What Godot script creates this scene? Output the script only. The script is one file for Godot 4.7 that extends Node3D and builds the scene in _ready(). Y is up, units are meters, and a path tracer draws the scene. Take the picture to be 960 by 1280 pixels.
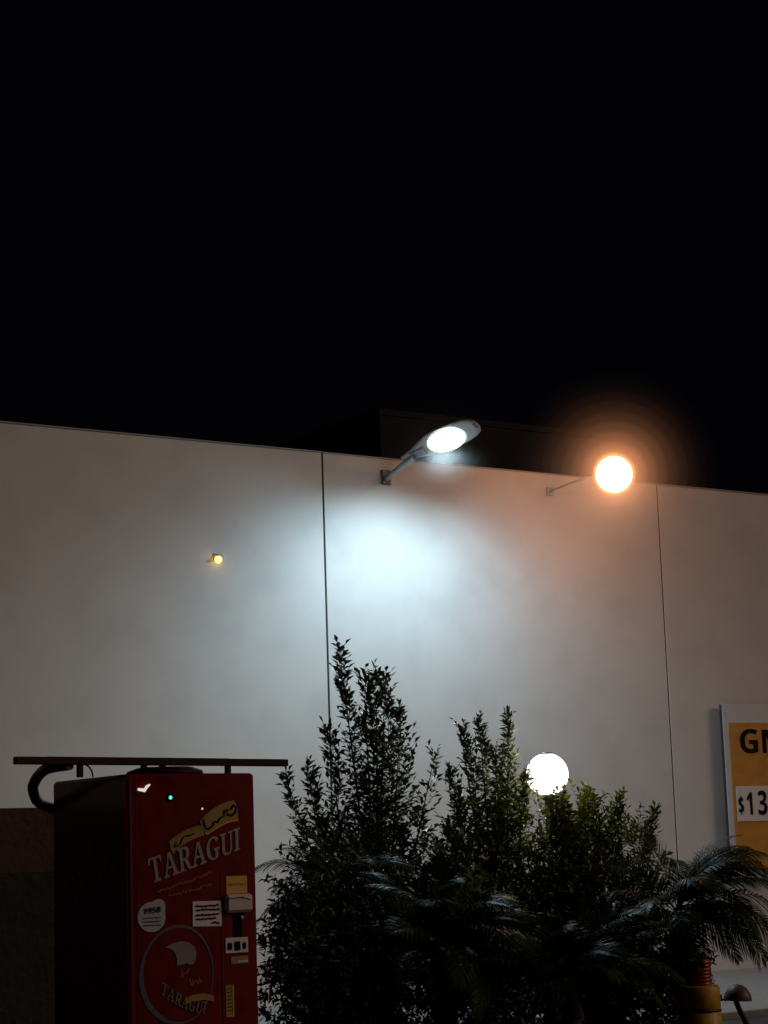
extends Node3D

# World: the wall's face is the plane z = 0 and looks towards +z; metres, y up.
var names := {}
var rng := RandomNumberGenerator.new()
var M := {}


# ---------------------------------------------------------------- naming and tagging
func numbered(called: String) -> String:
	if not names.has(called):
		names[called] = 0
		return called
	names[called] += 1
	return "%s_%03d" % [called, names[called]]


func tag(o: Node3D, label: String, category: String, group := "") -> Node3D:
	o.set_meta("label", label)
	o.set_meta("category", category)
	if group != "":
		o.set_meta("group", group)
	return o


func thing(called: String, at: Vector3, label: String, category: String, group := "") -> Node3D:
	var o := Node3D.new()
	o.name = numbered(called)
	add_child(o)
	o.position = at
	return tag(o, label, category, group)


func part(called: String, mesh: Mesh, mat: Material, parent: Node3D, at := Vector3.ZERO, rot := Vector3.ZERO) -> MeshInstance3D:
	var o := MeshInstance3D.new()
	o.name = called
	o.mesh = mesh
	o.material_override = mat
	o.position = at
	o.rotation = rot
	o.cast_shadow = GeometryInstance3D.SHADOW_CASTING_SETTING_ON
	parent.add_child(o, true)
	return o


func stuff(o: Node3D) -> Node3D:
	o.set_meta("kind", "stuff")
	return o


func structure(called: String, mesh: Mesh, mat: Material, at := Vector3.ZERO) -> MeshInstance3D:
	var o := part(called, mesh, mat, self, at)
	o.set_meta("kind", "structure")
	return o


# ---------------------------------------------------------------- mesh helpers
class Tris:
	var v := PackedVector3Array()
	var n := PackedVector3Array()
	var c := PackedColorArray()
	var t := PackedVector2Array()

	func tri(a: Vector3, b: Vector3, d: Vector3, col := Color.WHITE) -> void:
		var nn := (d - a).cross(b - a).normalized()
		v.append_array([a, b, d])
		n.append_array([nn, nn, nn])
		c.append_array([col, col, col])

	func quad(a: Vector3, b: Vector3, d: Vector3, e: Vector3, col := Color.WHITE) -> void:
		tri(a, b, d, col)
		tri(a, d, e, col)

	func smooth_tri(a: Vector3, b: Vector3, d: Vector3, na: Vector3, nb: Vector3, nd: Vector3) -> void:
		v.append_array([a, b, d])
		n.append_array([na, nb, nd])
		c.append_array([Color.WHITE, Color.WHITE, Color.WHITE])

	func leaf(at: Vector3, dir: Vector3, side: Vector3, length: float, width: float, col: Color, curl := 0.12) -> void:
		var up := side.cross(dir).normalized()
		var mid := at + dir * length * 0.48
		var l := mid - side * width * 0.5 + up * width * 0.18
		var r := mid + side * width * 0.5 + up * width * 0.18
		var tip := at + dir * length - up * length * curl
		tri(at, l, tip, col)
		tri(at, tip, r, col)

	func done() -> ArrayMesh:
		var m := ArrayMesh.new()
		if v.is_empty():
			return m
		var a := []
		a.resize(Mesh.ARRAY_MAX)
		a[Mesh.ARRAY_VERTEX] = v
		a[Mesh.ARRAY_NORMAL] = n
		a[Mesh.ARRAY_COLOR] = c
		m.add_surface_from_arrays(Mesh.PRIMITIVE_TRIANGLES, a)
		return m


# a box with chamfered edges, centred
func bevel_box(size: Vector3, ch := 0.01) -> ArrayMesh:
	var t := Tris.new()
	var h := size * 0.5
	ch = minf(ch, minf(h.x, minf(h.y, h.z)) * 0.9)
	for ax in 3:
		var b := (ax + 1) % 3
		var d := (ax + 2) % 3
		for s in [-1.0, 1.0]:
			var p: Array[Vector3] = []
			for q in [[-1, -1], [1, -1], [1, 1], [-1, 1]]:
				var w := Vector3.ZERO
				w[ax] = s * h[ax]
				w[b] = q[0] * (h[b] - ch)
				w[d] = q[1] * (h[d] - ch)
				p.append(w)
			if s > 0:
				t.quad(p[0], p[3], p[2], p[1])
			else:
				t.quad(p[0], p[1], p[2], p[3])
		for s in [-1.0, 1.0]:
			for u in [-1.0, 1.0]:
				var e: Array[Vector3] = []
				for k in [[-1, 0], [1, 0], [1, 1], [-1, 1]]:
					var w := Vector3.ZERO
					w[ax] = k[0] * (h[ax] - ch)
					w[b] = s * (h[b] - (0.0 if k[1] == 0 else ch))
					w[d] = u * (h[d] - (ch if k[1] == 0 else 0.0))
					e.append(w)
				if s * u > 0:
					t.quad(e[0], e[3], e[2], e[1])
				else:
					t.quad(e[0], e[1], e[2], e[3])
	for sx in [-1.0, 1.0]:
		for sy in [-1.0, 1.0]:
			for sz in [-1.0, 1.0]:
				var a := Vector3(sx * h.x, sy * (h.y - ch), sz * (h.z - ch))
				var b2 := Vector3(sx * (h.x - ch), sy * h.y, sz * (h.z - ch))
				var d2 := Vector3(sx * (h.x - ch), sy * (h.y - ch), sz * h.z)
				if sx * sy * sz > 0:
					t.tri(a, d2, b2)
				else:
					t.tri(a, b2, d2)
	return t.done()


# rings of points joined into a smooth skin; closed ends
func loft(rings: Array, caps := true) -> ArrayMesh:
	var st := SurfaceTool.new()
	st.begin(Mesh.PRIMITIVE_TRIANGLES)
	st.set_smooth_group(0)
	var k: int = rings[0].size()
	for i in rings.size() - 1:
		for j in k:
			var a: Vector3 = rings[i][j]
			var b: Vector3 = rings[i][(j + 1) % k]
			var c: Vector3 = rings[i + 1][(j + 1) % k]
			var d: Vector3 = rings[i + 1][j]
			for p in [a, c, b, a, d, c]:
				st.add_vertex(p)
	if caps:
		st.set_smooth_group(-1)
		for e in [0, rings.size() - 1]:
			var mid := Vector3.ZERO
			for p in rings[e]:
				mid += p / float(k)
			for j in k:
				var a: Vector3 = rings[e][j]
				var b: Vector3 = rings[e][(j + 1) % k]
				for p in ([mid, a, b] if e == 0 else [mid, b, a]):
					st.add_vertex(p)
	st.generate_normals()
	return st.commit()


func tube(pts: Array, radii: Array, sides := 8) -> ArrayMesh:
	var rings := []
	var nrm := Vector3.UP
	for i in pts.size():
		var d: Vector3 = (pts[mini(i + 1, pts.size() - 1)] - pts[maxi(i - 1, 0)]).normalized()
		if i == 0:
			nrm = d.cross(Vector3.RIGHT if absf(d.x) < 0.8 else Vector3.UP).normalized()
		nrm = (nrm - d * nrm.dot(d)).normalized()
		var bi := d.cross(nrm)
		var r: float = radii[i] if radii.size() > 1 else radii[0]
		var ring := []
		for j in sides:
			var a := TAU * j / sides
			ring.append(pts[i] + (nrm * cos(a) + bi * sin(a)) * r)
		rings.append(ring)
	return loft(rings)


# profile [[radius, height], ...] turned about y
func lathe(profile: Array, sides := 32) -> ArrayMesh:
	var rings := []
	for p in profile:
		var ring := []
		for j in sides:
			var a := -TAU * j / sides
			ring.append(Vector3(cos(a) * p[0], p[1], sin(a) * p[0]))
		rings.append(ring)
	return loft(rings)


func ball(r: float) -> ArrayMesh:
	var prof := []
	for i in 25:
		var a := -PI / 2 + PI * i / 24.0
		prof.append([r * cos(a), r * sin(a)])
	return lathe(prof, 56)


func curve_points(ctrl: Array, n := 16) -> Array:
	var c := Curve3D.new()
	for i in ctrl.size():
		var tan := Vector3.ZERO
		if i > 0 and i < ctrl.size() - 1:
			tan = (ctrl[i + 1] - ctrl[i - 1]) / 6.0
		c.add_point(ctrl[i], -tan, tan)
	var out := []
	for i in n + 1:
		out.append(c.sample_baked(c.get_baked_length() * i / n, true))
	return out


# lettering, normalised to a 1 x 1 box, then bent through «place» (s, t, depth) -> point
func lettering(text: String, font_name: String, bold: bool, place: Callable, depth := 0.1) -> ArrayMesh:
	var f := SystemFont.new()
	f.font_names = PackedStringArray([font_name])
	f.font_weight = 700 if bold else 400
	var tm := TextMesh.new()
	tm.text = text
	tm.font = f
	tm.font_size = 64
	tm.pixel_size = 0.01
	tm.depth = depth
	tm.curve_step = 1.5
	var arr := tm.get_mesh_arrays()
	var v: PackedVector3Array = arr[Mesh.ARRAY_VERTEX]
	var idx: PackedInt32Array = arr[Mesh.ARRAY_INDEX]
	var lo := Vector3(1e9, 1e9, 1e9)
	var hi := -lo
	for p in v:
		lo = lo.min(p)
		hi = hi.max(p)
	var t := Tris.new()
	var q: Array[Vector3] = []
	for p in v:
		q.append(place.call((p.x - lo.x) / (hi.x - lo.x), (p.y - lo.y) / (hi.y - lo.y), (p.z - lo.z) / maxf(hi.z - lo.z, 1e-5)))
	for i in range(0, idx.size(), 3):
		t.tri(q[idx[i]], q[idx[i + 1]], q[idx[i + 2]])
	return t.done()


# ---------------------------------------------------------------- materials
func lin(r: float, g: float, b: float) -> Color:
	return Color(r, g, b).linear_to_srgb()


func mat(col: Color, rough := 0.6, metal := 0.0, spec := 0.5) -> StandardMaterial3D:
	var m := StandardMaterial3D.new()
	m.albedo_color = col
	m.roughness = rough
	m.metallic = metal
	m.metallic_specular = spec
	return m


func glow(col: Color, k: float) -> StandardMaterial3D:
	var m := mat(Color(0.8, 0.8, 0.8), 0.4)
	m.emission_enabled = true
	m.emission = col
	m.emission_energy_multiplier = k
	return m


func noise_tex(sd: int, freq: float, oct: int, ramp: Array, as_normal := false, bump := 2.0, size := 512) -> NoiseTexture2D:
	var n := FastNoiseLite.new()
	n.seed = sd
	n.noise_type = FastNoiseLite.TYPE_SIMPLEX_SMOOTH
	n.frequency = freq
	n.fractal_octaves = oct
	var t := NoiseTexture2D.new()
	t.width = size
	t.height = size
	t.seamless = true
	t.noise = n
	t.as_normal_map = as_normal
	t.bump_strength = bump
	if ramp.size():
		var g := Gradient.new()
		g.offsets = PackedFloat32Array([0.0, 0.5, 1.0])
		g.colors = PackedColorArray(ramp)
		t.color_ramp = g
	return t


func rough_surface(col: Color, sd: int, spread: float, scale: float, rough := 0.85, bump := 3.0) -> StandardMaterial3D:
	var m := mat(col, rough)
	m.albedo_texture = noise_tex(sd, 0.012, 5, [Color(1 - spread, 1 - spread, 1 - spread), Color(1 - spread * 0.35, 1 - spread * 0.38, 1 - spread * 0.4), Color(1, 1, 1)])
	m.normal_enabled = true
	m.normal_texture = noise_tex(sd + 1, 0.05, 4, [], true, bump)
	m.normal_scale = 0.6
	m.uv1_triplanar = true
	m.uv1_world_triplanar = true
	m.uv1_scale = Vector3(scale, scale, scale)
	return m


func leaf_mat(rough: float, back := 0.12) -> StandardMaterial3D:
	var m := mat(Color.WHITE, rough, 0.0, 0.5)
	m.vertex_color_use_as_albedo = true
	m.cull_mode = BaseMaterial3D.CULL_DISABLED
	m.backlight_enabled = true
	m.backlight = Color(back, back, back * 0.5)
	return m


func make_materials() -> void:
	M.wall = rough_surface(lin(0.66, 0.64, 0.62), 11, 0.03, 0.13, 0.85, 0.5)
	M.wall.normal_scale = 0.12
	M.wall.detail_enabled = true
	M.wall.detail_blend_mode = BaseMaterial3D.BLEND_MODE_MUL
	M.wall.detail_albedo = noise_tex(31, 0.02, 4, [Color(0.95, 0.95, 0.955), Color(0.99, 0.99, 0.99), Color(1, 1, 1)])
	M.seal = mat(lin(0.012, 0.011, 0.011), 0.8)
	M.coping = mat(lin(0.35, 0.34, 0.33), 0.6)
	M.asphalt = rough_surface(lin(0.05, 0.05, 0.052), 41, 0.35, 0.4)
	M.pavement = rough_surface(lin(0.30, 0.29, 0.28), 51, 0.12, 0.9, 0.9, 1.0)
	M.kerb = rough_surface(lin(0.3, 0.29, 0.27), 61, 0.3, 0.8)
	M.soil = rough_surface(lin(0.03, 0.022, 0.016), 71, 0.5, 0.9)
	M.brown_render = rough_surface(lin(0.075, 0.033, 0.020), 81, 0.25, 0.5)
	M.shade_brown = rough_surface(lin(0.020, 0.018, 0.020), 91, 0.25, 0.5)  # screen wall colour with shade put into it
	M.block = rough_surface(lin(0.007, 0.004, 0.0035), 101, 0.2, 0.25, 0.9, 0.3)
	M.block.normal_scale = 0.1
	M.red = mat(lin(0.155, 0.006, 0.008), 0.42)
	M.red.clearcoat_enabled = true
	M.red.metallic_specular = 0.22
	M.red.clearcoat = 0.35
	M.red.clearcoat_roughness = 0.10
	M.red.albedo_texture = noise_tex(111, 0.01, 4, [Color(0.75, 0.72, 0.72), Color(0.95, 0.94, 0.94), Color(1, 1, 1)])
	M.red.uv1_triplanar = true
	M.red.uv1_scale = Vector3(1.4, 1.4, 1.4)
	M.red_bright = mat(lin(0.16, 0.010, 0.010), 0.4)
	M.rail = mat(lin(0.032, 0.010, 0.009), 0.55, 0.0, 0.3)
	M.black = mat(lin(0.012, 0.012, 0.013), 0.55)
	M.rubber = mat(lin(0.01, 0.01, 0.011), 0.5)
	M.silver = mat(lin(0.30, 0.26, 0.25), 0.5)
	M.faint = mat(lin(0.24, 0.045, 0.045), 0.5)
	M.print_dark = mat(lin(0.30, 0.05, 0.05), 0.5)
	M.ghost = mat(lin(0.16, 0.14, 0.14), 0.5)
	M.yellow = mat(lin(0.62, 0.37, 0.03), 0.5)
	M.gold = mat(lin(0.30, 0.20, 0.03), 0.5)
	M.white = mat(lin(0.72, 0.68, 0.66), 0.5)
	M.pale_blue = mat(lin(0.42, 0.5, 0.54), 0.45)
	M.navy = mat(lin(0.02, 0.03, 0.11), 0.5)
	M.blue_grey = mat(lin(0.085, 0.085, 0.12), 0.5)
	M.emblem_grey = mat(lin(0.15, 0.12, 0.12), 0.5)
	M.curl_grey = mat(lin(0.22, 0.21, 0.20), 0.5)
	M.ink = mat(lin(0.010, 0.009, 0.009), 0.75, 0.0, 0.2)
	M.clear_box = mat(lin(0.62, 0.54, 0.53), 0.12)
	M.clear_box.clearcoat_enabled = true
	M.steel = mat(lin(0.45, 0.46, 0.48), 0.38, 0.9)
	M.dark_steel = mat(lin(0.10, 0.11, 0.13), 0.4, 0.6)
	M.paint_grey = mat(lin(0.42, 0.44, 0.46), 0.4)
	M.sign_white = mat(lin(0.60, 0.60, 0.61), 0.5)
	M.sign_orange = mat(lin(0.62, 0.26, 0.012), 0.5)
	M.sign_orange.albedo_texture = noise_tex(121, 0.008, 4, [Color(0.86, 0.86, 0.86), Color(0.97, 0.97, 0.97), Color(1, 1, 1)])
	M.sign_orange.uv1_triplanar = true
	M.bollard_yellow = rough_surface(lin(0.70, 0.40, 0.012), 131, 0.3, 2.0, 0.5, 1.0)
	M.bollard_red = mat(lin(0.33, 0.02, 0.015), 0.35)
	M.hood = mat(lin(0.10, 0.04, 0.03), 0.5)
	M.bark = rough_surface(lin(0.10, 0.07, 0.05), 141, 0.5, 3.0)
	M.terracotta = rough_surface(lin(0.24, 0.07, 0.035), 151, 0.3, 2.0)
	M.leaf = leaf_mat(0.38)
	M.leaf_olive = leaf_mat(0.38, 0.7)
	M.palm_leaf = leaf_mat(0.40)
	M.palm_leaf.metallic_specular = 0.16


# ---------------------------------------------------------------- plants
var leaf_dark := [Color(0.058, 0.090, 0.036), Color(0.078, 0.108, 0.042), Color(0.048, 0.068, 0.034), Color(0.094, 0.116, 0.046)]
var leaf_olive := [Color(0.075, 0.108, 0.030), Color(0.10, 0.125, 0.036), Color(0.062, 0.084, 0.028), Color(0.115, 0.130, 0.042)]


# one leafy spire: a leader from a to b, ringed by upward twigs whose reach shrinks to the tip
func spire(t: Tris, wood: Tris, a: Vector3, b: Vector3, reach: float, twigs: int, tints: Array, leaf_len: float, low := 0.0) -> void:
	var axis := b - a
	var h := axis.length()
	var bow := Vector3(rng.randf_range(-1, 1), 0, rng.randf_range(-1, 1)) * h * 0.05
	for i in twigs:
		var s := lerpf(low, 1.0, pow((i + rng.randf()) / twigs, 0.85))
		var p := a + axis * s + bow * sin(s * PI)
		var ang := rng.randf() * TAU
		var rad := Vector3(cos(ang), 0, sin(ang))
		var up := lerpf(0.25, 1.15, s) + rng.randf_range(-0.25, 0.3)
		var d := (rad * cos(up) + axis.normalized() * sin(up)).normalized()
		var l := reach * pow(1.0 - s * 0.93, 0.62) * rng.randf_range(0.45, 1.12)
		l = maxf(l, leaf_len * 1.4)
		var nleaf := maxi(3, int(l / (leaf_len * 0.62)))
		var side := d.cross(Vector3.UP).normalized()
		if side.length() < 0.5:
			side = Vector3.RIGHT
		var pts: Array[Vector3] = []
		for k in nleaf + 1:
			var f := float(k) / nleaf
			var q := p + d * l * f + Vector3.UP * l * 0.16 * f * f
			pts.append(q)
			if k == 0:
				continue
			if l * f < 0.10 * reach and s < 0.8:
				continue
			for sg: float in ([-1.0, 1.0] if k < nleaf else [0.0]):
				if rng.randf() < 0.12:
					continue
				var ld := (d * 0.62 + side * sg * 0.8 + Vector3(rng.randf_range(-0.4, 0.4), rng.randf_range(-0.15, 0.55), rng.randf_range(-0.4, 0.4))).normalized()
				var ls := ld.cross(Vector3(rng.randf_range(-0.6, 0.6), 1, rng.randf_range(-0.6, 0.6))).normalized()
				var ln := leaf_len * rng.randf_range(0.5, 1.3) * (1.0 if k < nleaf else 0.8)
				t.leaf(q, ld, ls, ln, ln * rng.randf_range(0.42, 0.58), tints[rng.randi() % tints.size()] * rng.randf_range(0.75, 1.25))
		var w := 0.0022
		for k in pts.size() - 1:
			wood.quad(pts[k] - side * w, pts[k + 1] - side * w, pts[k + 1] + side * w, pts[k] + side * w)
			wood.quad(pts[k] - Vector3.UP * w, pts[k + 1] - Vector3.UP * w, pts[k + 1] + Vector3.UP * w, pts[k] + Vector3.UP * w)


# a body of leaf clusters filling an ellipsoid, thicker towards its uneven skin
func mound(t: Tris, c: Vector3, r: Vector3, clusters: int, tints: Array, leaf_len: float) -> void:
	var lump := FastNoiseLite.new()
	lump.seed = rng.randi() % 1000
	lump.frequency = 1.1
	for i in clusters:
		var d := Vector3(rng.randfn(), rng.randfn(), rng.randfn()).normalized()
		var k := pow(rng.randf(), 0.4) * (1.0 + 0.32 * lump.get_noise_3dv(d * 1.6))
		var p := c + d * r * k
		if p.y < 0.02:
			continue
		var grow := (d + Vector3(0, 0.7, 0) + Vector3(rng.randfn(), rng.randfn(), rng.randfn()) * 0.35).normalized()
		var a := grow.cross(Vector3(0.3, 0.2, 1)).normalized()
		var b := grow.cross(a)
		var tint: Color = tints[rng.randi() % tints.size()]
		for j in 7:
			var w := j * 2.4 + rng.randf() * 0.5
			var ld := ((a * cos(w) + b * sin(w)) * 0.75 + grow * rng.randf_range(0.1, 1.1)).normalized()
			var q := p + grow * leaf_len * 0.22 * j
			var ls := ld.cross(grow + Vector3(rng.randf_range(-0.5, 0.5), 0, rng.randf_range(-0.5, 0.5))).normalized()
			var ln := leaf_len * rng.randf_range(0.45, 1.2)
			t.leaf(q, ld, ls, ln, ln * rng.randf_range(0.38, 0.55), tint * rng.randf_range(0.7, 1.25))


# spires: [[foot, tip, reach, twigs], ...] relative to the base
func shrub(called: String, label: String, base: Vector3, spires: Array, tints: Array, leaf_len: float, group: String, bodies := []) -> Node3D:
	var o := thing(called, base, label, "shrub", group)
	var t := Tris.new()
	var wood := Tris.new()
	for s in spires:
		var foot: Vector3 = s[0]
		var tip: Vector3 = s[1]
		spire(t, wood, foot, tip, s[2], s[3], tints, leaf_len)
		var root := Vector3(foot.x * 0.3, 0, foot.z * 0.3)
		part("stem", tube(curve_points([root, root.lerp(foot, 0.6) + Vector3(0.02, 0.03, -0.02), foot, foot.lerp(tip, 0.93)], 8), [0.022, 0.02, 0.018, 0.016, 0.013, 0.010, 0.008, 0.005, 0.003], 6), M.bark, o)
	for b in bodies:
		mound(t, b[0], b[1], b[2], tints, leaf_len)
	stuff(part("foliage", t.done(), M.leaf_olive if tints == leaf_olive else M.leaf, o))
	stuff(part("twigs", wood.done(), M.bark, o))
	return o


var frond_meshes := []


# a feather frond growing along +x: start and end pitch in degrees, 1 m long
func frond_mesh(e0: float, e1: float, droop: float, tint: Color, leaflet := 0.24) -> ArrayMesh:
	var t := Tris.new()
	var n := 60
	var p := Vector3.ZERO
	var w := 0.009
	for i in n:
		var s := float(i) / n
		var e := deg_to_rad(lerpf(e0, e1, pow(s, 1.25)))
		var d := Vector3(cos(e), sin(e), 0)
		var up := Vector3(-sin(e), cos(e), 0)
		var q := p + d * (1.0 / n)
		var w0 := w * (1 - s * 0.85)
		var w1 := w * (1 - (s + 1.0 / n) * 0.85)
		var z := Vector3(0, 0, 1)
		t.quad(p - z * w0, q - z * w1, q + up * w1, p + up * w0, tint * 1.3)
		t.quad(p + up * w0, q + up * w1, q + z * w1, p + z * w0, tint * 1.3)
		t.quad(p + z * w0, q + z * w1, q - z * w1, p - z * w0, tint * 1.3)
		if s > 0.1:
			var len := leaflet * sin(PI * clampf(0.12 + s * 0.86, 0, 1)) * rng.randf_range(0.85, 1.1) + 0.05
			for sg: float in [-1.0, 1.0]:
				if rng.randf() < 0.05:
					continue
				var out := (z * sg * 0.85 + d * (0.55 + 0.5 * s) + up * (0.35 - droop * 0.3) + Vector3(rng.randf_range(-0.1, 0.1), rng.randf_range(-0.12, 0.1), 0)).normalized()
				var c: Color = tint * rng.randf_range(0.75, 1.3)
				var a := p
				var side := out.cross(up).normalized()
				var dir := out
				var segs := 3
				for k in segs:
					var f0 := float(k) / segs
					var f1 := float(k + 1) / segs
					var b := a + dir * len / segs
					var h0 := 0.0052 * sin(PI * (0.2 + 0.8 * f0)) + 0.0007
					var h1 := 0.0052 * sin(PI * (0.2 + 0.8 * f1)) + 0.0004
					t.quad(a - side * h0, b - side * h1, b + side * h1, a + side * h0, c)
					a = b
					dir = (dir + Vector3.DOWN * droop * 0.34).normalized()
		p = q
	return t.done()


# fronds: [[heading, kind, length], ...]; heading 0 is towards +x, counted towards -z
func palm(called: String, label: String, base: Vector3, crown: float, fronds: Array, group: String) -> Node3D:
	var o := thing(called, base, label, "palm", group)
	var pts := []
	var rad := []
	for i in 13:
		pts.append(Vector3(0.015 * sin(i * 0.9), crown * i / 12.0, 0.012 * cos(i * 1.3)))
		rad.append(0.075 + (0.012 if i % 2 else 0.0))
	part("trunk", tube(pts, rad, 10), M.bark, o)
	for f in fronds:
		var m := part("frond", frond_meshes[f[1]], M.palm_leaf, o, Vector3(0, crown + rng.randf_range(-0.04, 0.04), 0), Vector3.ZERO)
		m.basis = Basis(Vector3.UP, deg_to_rad(f[0])) * Basis(Vector3.BACK, rng.randf_range(-0.22, 0.30)) * Basis(Vector3.RIGHT, rng.randf_range(-0.6, 0.6))
		m.basis = m.basis * float(f[2])
	return o


# ---------------------------------------------------------------- the dispenser
const HOSE := [Vector3(-0.60, 2.095, 0.223), Vector3(-0.65, 2.085, 0.073), Vector3(-0.605, 2.055, -0.177), Vector3(-0.551, 1.99, -0.377), Vector3(-0.465, 1.92, -0.497), Vector3(-0.33, 1.88, -0.55), Vector3(-0.16, 1.868, -0.56), Vector3(-0.05, 1.86, -0.45)]
const MW := 0.775
const MD := 0.92
const MH := 2.032


# the machine's slightly bowed front: u from its left edge, y above the ground, h proud of it
func front(u: float, y: float, h: float) -> Vector3:
	var k := 2.0 * u / MW - 1.0
	return Vector3(u - MW * 0.5, y, MD * 0.5 + 0.022 * (1.0 - k * k) + h)


func patch(outline: Array, h := 0.005) -> ArrayMesh:
	var p := PackedVector2Array()
	for q in outline:
		p.append(Vector2(q[0], q[1]))
	var idx := Geometry2D.triangulate_polygon(p)
	var t := Tris.new()
	for i in range(0, idx.size(), 3):
		var a := p[idx[i]]
		var b := p[idx[i + 1]]
		var c := p[idx[i + 2]]
		if (b - a).cross(c - a) > 0:
			var w := b
			b = c
			c = w
		t.tri(front(a.x, a.y, h), front(b.x, b.y, h), front(c.x, c.y, h))
	for i in p.size():
		var a := p[i]
		var b := p[(i + 1) % p.size()]
		t.quad(front(a.x, a.y, h), front(b.x, b.y, h), front(b.x, b.y, -0.002), front(a.x, a.y, -0.002))
	return t.done()


func stroke(pts: Array, widths: Array, h := 0.007, closed := false) -> ArrayMesh:
	var t := Tris.new()
	var l := []
	var r := []
	for i in pts.size():
		var a: Vector2 = pts[maxi(i - 1, 0)] if not closed else pts[(i - 1 + pts.size()) % pts.size()]
		var b: Vector2 = pts[mini(i + 1, pts.size() - 1)] if not closed else pts[(i + 1) % pts.size()]
		var d := (b - a).normalized().orthogonal() * float(widths[i % widths.size()]) * 0.5
		l.append(pts[i] + d)
		r.append(pts[i] - d)
	for i in (pts.size() if closed else pts.size() - 1):
		var j := (i + 1) % pts.size()
		t.quad(front(l[i].x, l[i].y, h), front(l[j].x, l[j].y, h), front(r[j].x, r[j].y, h), front(r[i].x, r[i].y, h))
	return t.done()


func rect(u0: float, y0: float, u1: float, y1: float) -> Array:
	return [[u0, y0], [u1, y0], [u1, y1], [u0, y1]]


func scribble(u0: float, u1: float, y: float, amp: float, seed_: int, slope := 0.0) -> Array:
	var r := RandomNumberGenerator.new()
	r.seed = seed_
	var out := []
	var n := int((u1 - u0) / 0.006)
	for i in n + 1:
		var u := lerpf(u0, u1, float(i) / n)
		out.append(Vector2(u, y + slope * (u - u0) + r.randf_range(-amp, amp)))
	return out


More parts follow.
